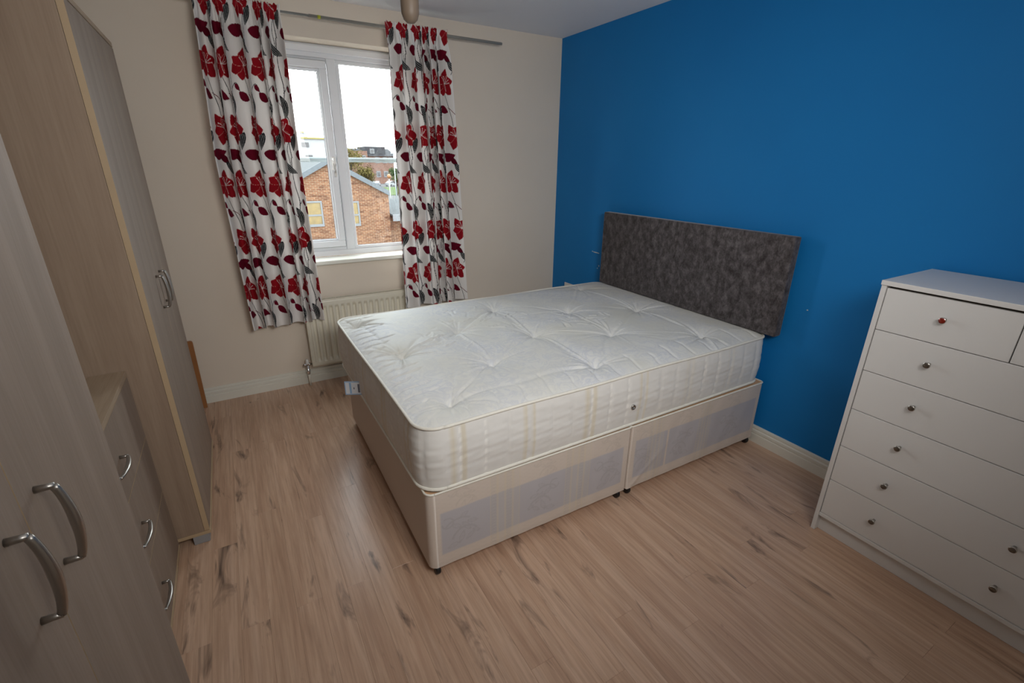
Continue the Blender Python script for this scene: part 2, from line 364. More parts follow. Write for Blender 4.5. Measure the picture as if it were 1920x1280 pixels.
bead(-1.614, WX1 - .066, .909, 2.046, .003, .158, 'gasket', 'glass_gasket', win, .006)
part('glass_pane', box(-1.616, WX1 - .064, .172, .178, .907, 2.048), 'glass', win)
# opening casement, sits proud in the left light
sash = bead(WX0 + .030, -1.696, .913, 2.050, .042, .128, 'upvc', 'casement_sash', win, .06)
bead(WX0 + .028, -1.694, .911, 2.052, .003, .1335, 'gasket', 'sash_gasket', win, .010)
bead(WX0 + .071, -1.737, .953, 2.006, .014, .140, 'upvc', 'glazing_bead', win, .02)
bead(WX0 + .084, -1.750, .966, 1.993, .003, .150, 'gasket', 'glass_gasket', win, .006)
part('glass_pane', box(WX0 + .082, -1.748, .168, .174, .963, 1.996), 'glass', win)
hn = part('window_handle', box(-1.727, -1.705, .117, .129, 1.415, 1.500, .004), 'white_plastic', win)
part('handle_lever', tube([(-1.716, .116, 1.485), (-1.716, .102, 1.482), (-1.716, .096, 1.46), (-1.716, .097, 1.40), (-1.716, .100, 1.375)], [.009, .008, .008, .0075, .006], 10), 'white_plastic', hn, True)
part('handle_lock', lathe([(0, .1165), (.004, .1165), (.004, .120)], 12, 'y', (-1.7085, 0, 1.452)), 'black_plastic', hn)
sill = part('window_sill', box(-2.27, -1.05, -.032, .142, .824, .852, .006, 3), 'gloss_white'); struct(sill); sill.name = 'trim_1'

# ------------------------------------------------------------------ radiator
RX0, RX1, RZ0, RZ1 = -2.051, -1.251, .138, .606
rad = thing('radiator', 'cream ribbed panel radiator on the wall beneath the window', 'radiator', (-1.65, -.05, RZ0))
nx = 20 * 14 + 1; nz = 60
xs = np.linspace(RX0 + .004, RX1 - .004, nx); zs = np.linspace(RZ0, RZ1 - .006, nz)
XX, ZZ = np.meshgrid(xs, zs, indexing='ij')
ph = ((XX - RX0 - .012) / .0388) % 1.0
rib = np.clip((np.abs(ph - .5) - .20) / .09, 0, 1); rib = rib * rib * (3 - 2 * rib)         # 1 = groove
mz = np.clip((ZZ - (RZ0 + .032)) / .02, 0, 1) * np.clip((RZ1 - .045 - ZZ) / .02, 0, 1)
mx = np.clip((XX - RX0 - .016) / .01, 0, 1) * np.clip((RX1 - .016 - XX) / .01, 0, 1)
edge = np.clip((ZZ - RZ0) / .006, 0, 1) * np.clip((RZ1 - .006 - ZZ) / .004, 0, 1)
YY = -.079 + .016 * rib * mz * mx - 0.0 + .006 * (1 - edge)
grid_mesh('front_panel', XX, YY, ZZ, 'radiator', rad, flip=True)
part('back_panel', box(RX0 + .004, RX1 - .004, -.045, -.035, RZ0, RZ1 - .006, .003), 'radiator', rad)
for xa in (RX0, RX1 - .004): part('side_panel', box(xa, xa + .004, -.080, -.034, RZ0, RZ1, .0015, 1), 'radiator', rad)
bm = bmesh.new(); box(RX0 + .004, RX1 - .004, -.080, -.075, RZ1 - .008, RZ1, 0, 1, bm); box(RX0 + .004, RX1 - .004, -.040, -.035, RZ1 - .008, RZ1, 0, 1, bm)
for i in range(98): x = RX0 + .01 + i * .008; box(x, x + .0026, -.075, -.040, RZ1 - .005, RZ1 - .001, 0, 1, bm)
g_ = part('top_grille', bm, 'radiator', rad); g_['kind'] = 'stuff'
part('inner_convector', box(RX0 + .01, RX1 - .01, -.0605, -.0455, RZ0 + .01, RZ1 - .012), 'dark_metal', rad)  # dark colour stands in for shade between the grille slats
v_ = part('valve_body', lathe([(0, 0), (.011, .0), (.011, .016), (.008, .018), (.008, .030), (.012, .031), (.012, .045), (.007, .046), (.007, .058)], 16, 'x', (RX0 - .057, -.058, .158)), 'chrome', rad, True)
part('valve_tail', lathe([(.009, .085), (.012, .098), (.012, .118), (.009, .121), (.009, .150)], 16, 'z', (RX0 - .030, -.058, 0)), 'chrome', v_, True)
part('valve_pipe', lathe([(.0075, 0.001), (.0075, .10)], 12, 'z', (RX0 - .030, -.058, 0)), 'gloss_white', v_, True)
part('lockshield_cap', lathe([(0, .196), (.008, .196), (.010, .185), (.011, .170), (.011, .166)], 16, 'z', (RX0 - .030, -.058, 0)), 'white_plastic', v_, True)
for x in (-1.90, -1.40): part('wall_bracket', box(x, x + .03, -.035, -.0, .25, .52), 'radiator', rad)

# ------------------------------------------------------------------ curtain rod
RZ = 2.226; RY = -.10
rod = thing('curtain_rod', 'thin grey metal telescopic curtain rod above the window', 'curtain rod', (-1.6, RY, RZ))
part('thick_tube', lathe([(0, -1.80), (.0085, -1.80), (.0085, -.575), (.0075, -.572), (0, -.572)], 16, 'x', (0, RY, RZ)), 'rod', rod, True)
part('thin_tube', lathe([(0, -2.52), (.0065, -2.52), (.0065, -1.79), (0, -1.79)], 16, 'x', (0, RY, RZ)), 'rod', rod, True)
part('tape_mark', lathe([(.0092, -1.755), (.0092, -1.738)], 16, 'x', (0, RY, RZ)), 'tape', rod, True)
for x in (-2.30, -1.10):
    bm = box(x - .008, x + .008, -.004, -.0, RZ - .035, RZ + .02); box(x - .005, x + .005, RY - .008, -.004, RZ - .016, RZ - .0095, 0, 1, bm)
    part('wall_bracket', bm, 'dark_metal', rod)

# ------------------------------------------------------------------ curtains
WHITE, RED, RED2, MAROON, GREY, VEIN, STEM = L3((244, 241, 238)), L3((164, 28, 40)), L3((140, 14, 30)), L3((112, 16, 40)), L3((46, 49, 54)), L3((176, 176, 172)), L3((58, 56, 60))
PINK = L3((226, 160, 150))
TW, TH = .205, .61
def floral(s, t):
    """flat print: lilies, maroon and grey leaves, thin stems; s across, t down (metres)"""
    col = np.empty(s.shape + (3,)); col[:] = WHITE
    def put(mask, c): col[mask] = c
    def each(cx, cy, fn, R):
        for i in range(-1, int(1.3 / TW) + 2):
            for j in range(-1, int(2.0 / TH) + 2):
                x = s - (cx + i * TW); y = t - (cy + j * TH); k = (np.abs(x) < R) & (np.abs(y) < R)
                if k.any(): fn(x[k], y[k], k)
    def leaf(cx, cy, ang, ln, wd, c, curve=0.0, veins=None):
        ca, sa = math.cos(ang), math.sin(ang)
        def fn(x, y, k):
            u = x * ca + y * sa; v = -x * sa + y * ca; q = u / ln + .5; v = v - curve * (4 * q * (1 - q) - .5)
            h = wd * np.sin(PI * np.clip(q, 0, 1) ** .8) ** .85; ins = (q > 0) & (q < 1) & (np.abs(v) < h)
            cc = np.where(ins[:, None], c, col[k])
            if veins is not None:
                for o in (-.55, 0, .55):
                    ln_ = ins & (np.abs(v - o * h) < .0011) & (q > .12) & (q < .92); cc = np.where(ln_[:, None], veins, cc)
            col[k] = cc
        each(cx, cy, fn, ln * .75 + abs(curve))
    def stem(pts, wd, c):
        for (x0, y0), (x1, y1) in zip(pts, pts[1:]):
            dx, dy = x1 - x0, y1 - y0; l2 = dx * dx + dy * dy
            def fn(x, y, k):
                q = np.clip((x * dx + y * dy) / l2 + .5, 0, 1) - .5; d = np.hypot(x - q * dx, y - q * dy)
                col[k] = np.where((d < wd)[:, None], c, col[k])
            each((x0 + x1) / 2, (y0 + y1) / 2, fn, math.sqrt(l2) * .6 + .006)
    def curve(pts, n=10):
        p = [np.array(q, float) for q in pts]; out = []
        for i in range(len(p) - 1):
            a, b, c, d = p[max(i - 1, 0)], p[i], p[i + 1], p[min(i + 2, len(p) - 1)]
            for q in np.linspace(0, 1, n, endpoint=False): out.append(.5 * (2 * b + (c - a) * q + (2 * a - 5 * b + 4 * c - d) * q * q + (3 * b - a - 3 * c + d) * q ** 3))
        out.append(p[-1]); return out
    def flower(cx, cy, R, rot):
        pet = [(0, 1.0, .32), (1.05, .82, .34), (2.1, .97, .36), (3.15, .84, .33), (4.15, 1.0, .35), (5.2, .86, .33)]
        def fn(x, y, k):
            cc = col[k]; r = np.hypot(x, y)
            for n_, (a, ln, wd) in enumerate(pet):
                a = a + rot; u = (x * math.cos(a) + y * math.sin(a)) / (R * ln); v = (-x * math.sin(a) + y * math.cos(a)) / R
                v = v + .10 * np.sin(u * 3 + n_)
                h = wd * np.sin(PI * np.clip(u, 0, 1) ** 1.0) ** .85 * (1 + .06 * np.sin(14 * u + n_)); ins = (u > 0) & (u < 1) & (np.abs(v) < h)
                cc = np.where((ins & (np.abs(v) > h - .0016 / R) & (r < R * .75))[:, None], PINK, np.where(ins[:, None], RED if n_ % 2 else RED * .88, cc))
            for a in (.3, .75, 1.2, 5.9, 5.5, 2.6):
                a += rot; u = x * math.cos(a) + y * math.sin(a); v = -x * math.sin(a) + y * math.cos(a) - .004 * np.sin(u / R * 4)
                cc = np.where(((u > 0) & (u < R * .5) & (np.abs(v) < .0013))[:, None], WHITE, cc)
                cc = np.where((np.hypot(u - R * .5, v) < .0028)[:, None], WHITE, cc)
            col[k] = cc
        each(cx, cy, fn, R * 1.05)
    # stems first, then leaves, then lilies
    stem(curve([(.155, -.15), (.150, -.02), (.165, .10), (.150, .20), (.175, .28), (.155, .37), (.160, .46)]), .0021, STEM)
    stem(curve([(.150, .20), (.10, .155), (.075, .14)]), .0019, MAROON)
    stem(curve([(.160, .12), (.195, .085), (.215, .10), (.222, .15)]), .0019, STEM)
    stem(curve([(.155, .37), (.135, .42), (.145, .50), (.12, .56)]), .0019, STEM)
    stem(curve([(.05, .06), (.075, .12), (.10, .20), (.108, .25)]), .0019, STEM)
    leaf(.050, .440, -.10, .120, .030, MAROON, .012)
    leaf(.095, .472, .75, .075, .018, MAROON * .7)
    leaf(.138, .520, .62, .105, .020, GREY, .008, VEIN)
    leaf(.040, .150, .55, .075, .022, MAROON, .006)
    leaf(.205, .105, .9, .040, .013, MAROON)
    leaf(.150, .195, 1.45, .130, .020, GREY * .7, -.018, VEIN)
    leaf(.190, .375, 1.95, .100, .024, GREY, .008, VEIN)
    flower(.055, .0, .086, -1.35); flower(.122, .313, .089, -2.2)
    return col
def curtain(name, label, edges, seed, soff, group, nf):
    """edges: (z, x_left, x_right) rows from top down"""
    rs = np.random.default_rng(seed); nu, nv = 470, 640
    root = thing(name, label, 'curtain', ((edges[0][1] + edges[0][2]) / 2, RY, .48), group)
    tau = np.linspace(0, 1, nu); ztop, zbot = 2.252, .482
    # phase: wider folds at both outer edges, uneven in between
    rate = 1 + .40 * np.sin(2 * PI * (tau * 1.4 + rs.random())) + .28 * np.sin(2 * PI * (tau * 4.1 + rs.random()))
    rate *= np.where(tau < .13, .62, 1) * np.where(tau > .86, .62, 1)
    phi = np.concatenate([[0], np.cumsum(rate)[:-1]]); phi = phi / phi[-1] * nf * 2 * PI + PI / 2
    zz = np.linspace(ztop, zbot, nv); X = np.zeros((nu, nv)); Y = np.zeros((nu, nv)); Z = np.zeros((nu, nv))
    ez = np.array([e[0] for e in edges])[::-1]; el = np.array([e[1] for e in edges])[::-1]; er = np.array([e[2] for e in edges])[::-1]
    amp_t = 1 + .22 * np.sin(phi / 2 + rs.random() * 6); fold_ref = None
    for j, z in enumerate(zz):
        d = RZ - z                                   # distance below the rod
        k = np.clip(d / .16, 0, 1); k = k * k * (3 - 2 * k)
        A = (.010 + .026 * k) * amp_t
        drift = .25 * math.sin(d * 2.1 + seed) * k
        y = -.126 * k - .118 * (1 - k) - A * np.sin(phi + drift) * (1 if d > 0 else .55)
        ruf = .004 * (1 - k) * np.sin(phi * 3.1 + 1.3) + .0028 * (1 - k) * np.sin(phi * 5.3)
        y = y + ruf + .004 * np.sin(phi * 2 + d * 3) * k
        if abs(d) < .012: y = y * .5 + (-.121) * .5
        xl, xr = np.interp(z, ez, el), np.interp(z, ez, er)
        x = xl + (xr - xl) * tau + .011 * k * np.cos(phi + drift) * np.sin(PI * tau) ** .5
        X[:, j] = x; Y[:, j] = y; Z[:, j] = z
    Z += (zbot - ztop) * 0
    hem = .010 * np.sin(phi * .5 + seed)[:, None] + .008 * np.sin(phi)[:, None]
    Z += hem * (np.clip((1.2 - Z) / .8, 0, 1) ** 2)
    Z += (.004 * np.sin(phi * 3.1)[:, None] + .003 * np.sin(phi * 5.3)[:, None]) * np.clip((Z - RZ) / .02, 0, 1)
    jm = int(nv * .45); ds = np.hypot(np.diff(X[:, jm]), np.diff(Y[:, jm])); sarc = np.concatenate([[0], np.cumsum(ds)])
    s = np.repeat(sarc[:, None], nv, 1) + soff; t = (1.948 - Z)
    t = t + TH * 2
    colr = floral(np.mod(s, 50), t - TH * 2 + TH)     # keeps t positive
    cl = grid_mesh('cloth', X, Y, Z, 'curtain', root, colors=colr.astype(np.float32), flip=False)
    sol = cl.modifiers.new('thickness', 'SOLIDIFY'); sol.thickness = .0009; sol.offset = 1
    # back of the rod pocket
    xs = np.linspace(edges[0][1] + .004, edges[0][2] - .004, 160); zs = np.linspace(RZ + .016, RZ - .016, 8)
    XX, ZZ = np.meshgrid(xs, zs, indexing='ij'); YY = RY + .0105 + .003 * (1 + np.sin(XX * 330)) * 1.0
    cc = np.empty(XX.shape + (3,), np.float32); cc[:] = WHITE
    grid_mesh('rod_pocket', XX, YY, ZZ, 'curtain', root, colors=cc)
    return root
curtain('floral_curtain', 'white curtain with red lilies on the left of the window, nearer the wardrobes', [(2.26, -2.352, -1.945), (2.2, -2.350, -1.950), (1.475, -2.385, -1.958), (.48, -2.362, -1.942)], 3, .0, 'pair of red lily curtains', 6.0)
curtain('floral_curtain', 'white curtain with red lilies on the right of the window, beside the blue wall corner', [(2.26, -1.378, -.978), (2.2, -1.378, -.985), (1.48, -1.384, -.948), (.48, -1.388, -.902)], 8, .10, 'pair of red lily curtains', 6.0)

# ------------------------------------------------------------------ divan base (two sections) : local x runs to the head
BX, BY, BW_, ZB, ZT = -.0364, -2.0467, 1.3226, .045, .3805
CREAM, SHEEN_GREY, DAM, STR = L3((214, 201, 189)), L3((188, 184, 187)), L3((180, 176, 178)), L3((204, 196, 182))
divan = thing('divan_base', 'cream two-part divan bed base with damask sides and a painted grey sheen under the mattress', 'bed base', (BX, BY, 0))
def scroll(px, pz, cx, cz, sc, mir=1):
    """thin leafy scroll motif: returns mask"""
    m = np.zeros(px.shape, bool); x = (px - cx) / sc * mir; z = (pz - cz) / sc
    def arc(x0, z0, r, a0, a1, wd):
        a = np.arctan2(z - z0, x - x0); rr = np.hypot(x - x0, z - z0); k = (a > a0) & (a < a1); return k & (np.abs(rr - r) < wd)
    m |= arc(-.55, .35, .22, -3.2, 2.2, .035); m |= arc(-.1, -.3, .72, .9, 2.4, .04); m |= arc(.15, -.6, .55, .6, 2.9, .045)
    for (lx, lz, an, ln, wd) in ((-.2, .1, -.6, .5, .10), (.2, -.05, -.9, .6, .12), (.45, .1, -.2, .45, .09), (0, -.5, 1.2, .6, .11), (.35, -.55, .7, .5, .09), (-.35, -.75, .2, .5, .12), (.1, .5, .5, .4, .1), (.6, -.4, -.5, .35, .09)):
        u = (x - lx) * math.cos(an) + (z - lz) * math.sin(an); v = -(x - lx) * math.sin(an) + (z - lz) * math.cos(an); q = u / ln + .5
        h = wd * np.sin(PI * np.clip(q, 0, 1)); m |= (q > 0) & (q < 1) & (np.abs(np.abs(v) - h * .8) < .022) | ((q > 0) & (q < 1) & (np.abs(v) < .012))
    return m
def side_print(X, Z, foot):
    c = np.empty(X.shape + (3,)); c[:] = CREAM
    n = .5 + .5 * np.sin(X * 1900) * np.sin(Z * 1700); c *= (1 - .03 * n)[..., None]
    if foot: x0, x1, z0, z1 = -1.905, -1.022, .096, .292; bands = ((-1.700, -1.566), (-1.345, -1.215)); cs = (-1.82, -1.455, -1.11)
    else: x0, x1, z0, z1 = -.955, -.075, .094, .300; bands = ((-.875, -.775), (-.53, -.44)); cs = (-.91, -.64, -.28)
    ins = (X > x0) & (X < x1) & (Z > z0 + (0 if foot else .0)) & (Z < z1)
    soft = np.clip(np.minimum.reduce([X - x0, x1 - X, Z - z0, z1 - Z]) / .006, 0, 1)[..., None]
    pan = SHEEN_GREY + 0 * c  # grey-blue sheen on the side, painted into the fabric colour
    for k_, q in enumerate(cs): pan[scroll(X, Z, q, .2, .10, 1 if k_ % 2 == 0 else -1)] = DAM
    c = c * (1 - soft) + pan * soft
    for k_, q in enumerate(cs):
        mk = scroll(X, Z, q + .01, .335, .075) & ~ins; c[mk] = c[mk] * .93
    for b0, b1 in bands:
        k = (X > b0) & (X < b1); u = (X - b0) / (b1 - b0)
        ln = k & (np.abs(((u * 4) % 1) - .5) > .36); fill = k & ~ln & ((np.floor(u * 4) % 2) == 0) & (np.sin(Z * 420 + np.sin(X * 900) * 1.5) > .2)
        c[k] = c[k] * .78 + STR * .22; c[ln] = c[ln] * .72 + L3((216, 200, 170)) * .28; c[fill] *= .94
    if not foot:
        k = np.abs(X + .745) < .006; c[k] = CREAM * .98
        k = (X < -.975); c[k] = CREAM
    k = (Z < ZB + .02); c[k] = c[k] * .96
    return c
def divan_section(xa, xb, foot):
    xa += BX; xb += BX
    # perimeter sweep, rounded corners at the outer end
    rr = .028; pts = []
    def arc(cx, cy, a0, a1, r, n=8):
        for q in np.linspace(a0, a1, n): pts.append((cx + r * math.cos(q), cy + r * math.sin(q)))
    y0, y1 = BY, BY + BW_
    rl, rrg = (rr, .006) if foot else (.006, .02)
    nline = 300
    for q in np.linspace(xa + rl, xb - rrg, nline)[:-1]: pts.append((q, y0))
    arc(xb - rrg, y0 + rrg, -PI / 2, 0, rrg); arc(xb - rrg, y1 - rrg, 0, PI / 2, rrg)
    for q in np.linspace(xb - rrg, xa + rl, 20)[1:-1]: pts.append((q, y1))
    arc(xa + rl, y1 - rl, PI / 2, PI, rl); 
    for q in np.linspace(y1 - rl, y0 + rl, 40)[1:-1]: pts.append((xa, q))
    arc(xa + rl, y0 + rl, PI, 1.5 * PI, rl)
    P = np.array(pts); P = P[np.concatenate([[True], np.hypot(*np.diff(P, axis=0).T) > 1e-5])]
    nz = 110; zs = np.linspace(ZB, ZT, nz)
    X = np.repeat(P[:, :1], nz, 1); Y = np.repeat(P[:, 1:], nz, 1); Z = np.repeat(zs[None], len(P), 0).copy()
    near = Y < y0 + .001
    # fabric slack: faint ripples on the stretched cover
    rip = .0012 * np.sin(X * 19 + Z * 7) * np.sin((Z - ZB) / (ZT - ZB) * PI) + .0006 * np.sin(X * 53 - Z * 21)
    if not foot:
        d = (X - (xa + .05)) * .8 - (Z - .07) * 1.0; rip -= .003 * np.exp(-(d / .018) ** 2) * np.clip((xa + .30 - X) / .25, 0, 1)
    Y = np.where(near, Y + rip - .001, Y)
    c = np.empty(X.shape + (3,)); c[:] = CREAM
    sp = side_print(X, Z, foot); c = np.where(near[..., None], sp, c)
    body = grid_mesh('base_section', X, Y, Z, 'divan', divan, closed=True, colors=c.astype(np.float32))
    bm = bmesh.new(); vs = [bm.verts.new((p[0], p[1], ZT - .004)) for p in P[::3]]; bm.faces.new(vs)
    vs = [bm.verts.new((p[0], p[1], ZB + .001)) for p in P[::3]]; bm.faces.new(vs[::-1]); part('deck_board', bm, 'pine', body)
    edge = [(p[0], p[1], ZT - .001) for p in P[::2]]
    part('top_piping', tube(edge + edge[:1], .0042, 6), 'piping', body, True)
    for cx in (xa + .03, xb - .03):
        for cy in (y0 + .022, y1 - .03):
            cw = lathe([(0, -.009), (.019, -.009), (.021, -.005), (.021, .005), (.019, .009), (0, .009)], 18, 'x', (cx, cy, .0212))
            cs_ = part('castor', cw, 'black_plastic', body, True)
            part('castor_fork', box(cx - .013, cx + .013, cy - .008, cy + .012, .034, ZB + .004, .003), 'dark_metal', cs_)
    return body
divan_section(-1.9113, -.9560, True); divan_section(-.9500, 0, False)
divan.rotation_euler.z = -.0065

# ------------------------------------------------------------------ mattress
MX, MY, ML_, MW_, MZ0, MZ1 = -.0400, -2.0270, 1.9140, 1.3590, .3835, .6430
matt = thing('mattress', 'worn white tufted double mattress with cream piping lying on the divan', 'mattress', (MX, MY, MZ0))
x0, x1, y0, y1 = MX - ML_, MX, MY, MY + MW_
RC = .085
def rrect(inset, r, n_arc=16, step=.009):
    a0, a1, b0, b1 = x0 + inset, x1 - inset, y0 + inset, y1 - inset; out = []
    def seg(p, q):
        n = max(2, int(math.hypot(q[0] - p[0], q[1] - p[1]) / step)); 
        for k in range(n): out.append((p[0] + (q[0] - p[0]) * k / n, p[1] + (q[1] - p[1]) * k / n))
    def arc(cx, cy, s):
        for k in range(n_arc): a = s + PI / 2 * k / n_arc; out.append((cx + r * math.cos(a), cy + r * math.sin(a)))
    seg((a0 + r, b0), (a1 - r, b0)); arc(a1 - r, b0 + r, -PI / 2); seg((a1, b0 + r), (a1, b1 - r)); arc(a1 - r, b1 - r, 0)
    seg((a1 - r, b1), (a0 + r, b1)); arc(a0 + r, b1 - r, PI / 2); seg((a0, b1 - r), (a0, b0 + r)); arc(a0 + r, b0 + r, PI)
    return np.array(out)
P = rrect(0, RC); d = np.roll(P, -1, 0) - np.roll(P, 1, 0); nrm = np.stack([d[:, 1], -d[:, 0]], 1); nrm /= np.linalg.norm(nrm, axis=1)[:, None]
arcl = np.concatenate([[0], np.cumsum(np.hypot(*np.diff(P, axis=0).T))])
nz = 44; zf = np.linspace(0, 1, nz); ZF = np.repeat(zf[None], len(P), 0); AR = np.repeat(arcl[:, None], nz, 1)
QW = .098; q = ((AR - .055) / QW) % 1.0; qd = np.minimum(q, 1 - q) * QW
bul = .011 * np.sin(PI * ZF) ** .6
off = bul - .0035 * np.exp(-(qd / .007) ** 2) * np.sin(PI * ZF) ** .4
cell = np.floor((AR - .055) / QW)
wr = np.sin(ZF * 34 + 2.2 * np.sin(cell * 2.7) + q * 1.6) * .6 + np.sin(ZF * 61 + cell * 1.9 - q * 2.2) * .4
off += .0011 * wr * np.sin(PI * ZF) ** 1.0
off -= .0018 * np.sin(ZF * 6.5 + cell * .9) * np.sin(PI * ZF)
Xb = P[:, :1] + nrm[:, :1] * off; Yb = P[:, 1:] + nrm[:, 1:] * off; Zb = MZ0 + .006 + (MZ1 - MZ0 - .012) * ZF
# far end of the near side hangs a little tighter at the head corner
DW, YEL = L3((228, 226, 221)), L3((216, 203, 172))
cb = np.empty(Xb.shape + (3,)); cb[:] = DW
n1 = np.sin(AR * 60 + 3 * np.sin(ZF * 9)) * np.sin(ZF * 23 + 2 * np.sin(AR * 21)); cb *= (1 - .035 * np.clip(n1, 0, 1))[..., None]
st = (AR - .010) % (QW * 3)
for a, wd_, k in ((-.026, .008, .9), (-.012, .002, .7), (.012, .009, .9), (.024, .002, .7), (-.037, .002, .5)):
    dd = np.abs(((AR - .055 - a + QW * 1.5) % (QW * 3)) - QW * 1.5); mk = np.clip((wd_ - dd) / .002, 0, 1) * k * .6 * np.where((AR > .95) & (AR < 2.2), .3, 1); cb = cb * (1 - mk[..., None]) + YEL * mk[..., None]
sti = (qd < .0016) & (np.sin(ZF * 230) > -.2); cb[sti] = L3((244, 242, 236))
border = grid_mesh('side_border', Xb, Yb, Zb, 'border', matt, closed=True, colors=cb.astype(np.float32))
def ring(z, r, inset, wob=0): 
    Q = rrect(inset, RC); return tube([(p[0], p[1], z + wob * math.sin(p[0] * 9) * math.sin(p[1] * 7)) for p in Q[::2]] + [(Q[0][0], Q[0][1], z)], r, 8)
part('top_piping', ring(MZ1 - .004, .0062, -.002, .002), 'piping', matt, True)
part('bottom_piping', ring(MZ0 + .0075, .0068, -.002), 'piping', matt, True)
# quilted top
tufts = [(-1.882, -.83), (-1.800, -1.372), (-1.785, -1.888), (-1.447, -1.20), (-1.479, -1.650), (-1.094, -.945), (-1.119, -1.426), (-1.093, -1.885), (-.725, -1.19), (-.758, -1.612), (-.333, -.80), (-.340, -1.37), (-.367, -1.862)]
nx, ny = 380, 272
gx = np.linspace(x0, x1, nx); gy = np.linspace(y0, y1, ny); GX, GY = np.meshgrid(gx, gy, indexing='ij')
# pull the grid into the rounded rectangle
cxm, cym, hx_, hy_ = (x0 + x1) / 2, (y0 + y1) / 2, (x1 - x0) / 2, (y1 - y0) / 2
ux, uy = (GX - cxm), (GY - cym); kx = np.abs(ux) - (hx_ - RC); ky = np.abs(uy) - (hy_ - RC)
cor = (kx > 0) & (ky > 0); mxk = np.maximum(kx, ky); hyp = np.hypot(np.maximum(kx, 1e-9), np.maximum(ky, 1e-9)); sc = np.where(cor, mxk / hyp, 1)
GX = np.where(cor, cxm + np.sign(ux) * (hx_ - RC + kx * sc), GX); GY = np.where(cor, cym + np.sign(uy) * (hy_ - RC + ky * sc), GY)
e = np.minimum(np.minimum(GX - x0, x1 - GX), np.minimum(GY - y0, y1 - GY)); 
dcor = np.where((np.abs(GX - cxm) > hx_ - RC) & (np.abs(GY - cym) > hy_ - RC), RC - np.hypot(np.abs(GX - cxm) - (hx_ - RC), np.abs(GY - cym) - (hy_ - RC)), e)
e = np.maximum(np.minimum(e, dcor), 0)
h = .024 * (1 - np.exp(-e / .055)) + .002
rs = np.random.default_rng(5)
for (tx, ty) in tufts:
    dx, dy = GX - tx, GY - ty; r = np.hypot(dx, dy); a = np.arctan2(dy, dx)
    h -= .030 * np.exp(-(r / .026) ** 1.1) + .013 * np.exp(-(r / .09) ** 2)
    env = np.exp(-((r - .05) / .085) ** 2) * np.clip(r / .02, 0, 1)
    for _ in range(17):
        a0 = rs.uniform(-PI, PI); dl = (a - a0 + PI) % (2 * PI) - PI; wd_ = rs.uniform(.035, .085); lim = rs.uniform(.6, 1.8); sg = rs.choice([-1, -1, 1])
        h += sg * rs.uniform(.003, .0068) * np.exp(-(dl / wd_) ** 2) * np.exp(-((r - .05) / (.085 * lim)) ** 2) * np.clip(r / .02, 0, 1)
def crease(p, q_, depth, wd_, wob=.01, ph=0.):
    global h
    depth = depth * 1.7
    dx, dy = q_[0] - p[0], q_[1] - p[1]; l2 = dx * dx + dy * dy; u = ((GX - p[0]) * dx + (GY - p[1]) * dy) / l2; v = ((GX - p[0]) * -dy + (GY - p[1]) * dx) / math.sqrt(l2)
    v = v - wob * np.sin(u * 7 + ph); w_ = np.clip(u / .12, 0, 1) * np.clip((1 - u) / .12, 0, 1); h = h + depth * np.exp(-(v / wd_) ** 2) * w_
T = tufts
for i, j, dp, wd_ in ((0, 1, -.002, .010), (1, 3, -.005, .008), (1, 3, .003, .022), (2, 4, -.0045, .007), (3, 4, .0028, .007), (3, 5, -.004, .009), (5, 6, .003, .008), (6, 7, .0034, .008), (5, 6, -.004, .035), (6, 7, -.005, .035), (8, 9, .003, .008), (8, 9, -.003, .03), (4, 6, -.003, .008), (8, 10, .0022, .008), (9, 11, -.003, .008), (11, 12, .0028, .008), (10, 11, .0028, .008), (9, 7, -.003, .008), (2, 7, -.002, .015), (6, 9, -.003, .008)):
    crease(T[i], T[j], dp, wd_, .008, i)
for y_ in np.linspace(y0 + .10, y1 - .10, 19): crease((x0 + .01, y_), (x0 + .16 + .05 * math.sin(y_ * 31), y_ + .03), -.0036, .006, .005)
for x_ in np.linspace(x0 + .2, x1 - .1, 15): crease((x_, y0 + .005), (x_ + .02, y0 + .14 + .03 * math.sin(x_ * 17)), -.0024, .006, .004)
for (cx_, cy_, n_, sp_) in ((-1.36, -1.08, 26, .12), (-1.16, -1.15, 14, .09), (-.80, -1.35, 14, .08), (-1.62, -1.32, 16, .09), (-.66, -1.42, 10, .07)):
    for _ in range(n_):
        p = (cx_ + rs.normal(0, sp_), cy_ + rs.normal(0, sp_)); an = rs.uniform(0, PI); ln = rs.uniform(.04, .10); crease(p, (p[0] + ln * math.cos(an), p[1] + ln * math.sin(an)), rs.choice([-1, 1]) * rs.uniform(.0014, .0030), .005, .003)
h += .0014 * np.sin(GX * 23 + 2 * np.sin(GY * 9)) * np.sin(GY * 19 + 1.5 * np.sin(GX * 7)) * np.clip(e / .06, 0, 1)
top = grid_mesh('quilted_top', GX, GY, MZ1 - .006 + h, 'ticking', matt)
bm = bmesh.new(); bm.faces.new([bm.verts.new((p[0], p[1], MZ0 + .006)) for p in P[::4]][::-1]); part('underside', bm, 'border', matt)
for i, (tx, ty) in enumerate(tufts):
    zz = float((MZ1 - .006 + h)[np.argmin(np.abs(gx - tx)), np.argmin(np.abs(gy - ty))])
    part('tuft', lathe([(0, zz + .003), (.003, zz + .0026), (.0048, zz + .0008), (.0045, zz - .003)], 12, 'z', (tx, ty, 0)), 'ticking', top, True)
for xx in (-.998, -1.02 + .52):
    if xx < -.9: part('air_vent', lathe([(0, .004), (.0035, .004), (.005, .0025), (.0085, .0), (.011, -.0015), (.011, .006)], 18, 'y', (xx, y0 - .0175, .485)), 'steel', matt, True)
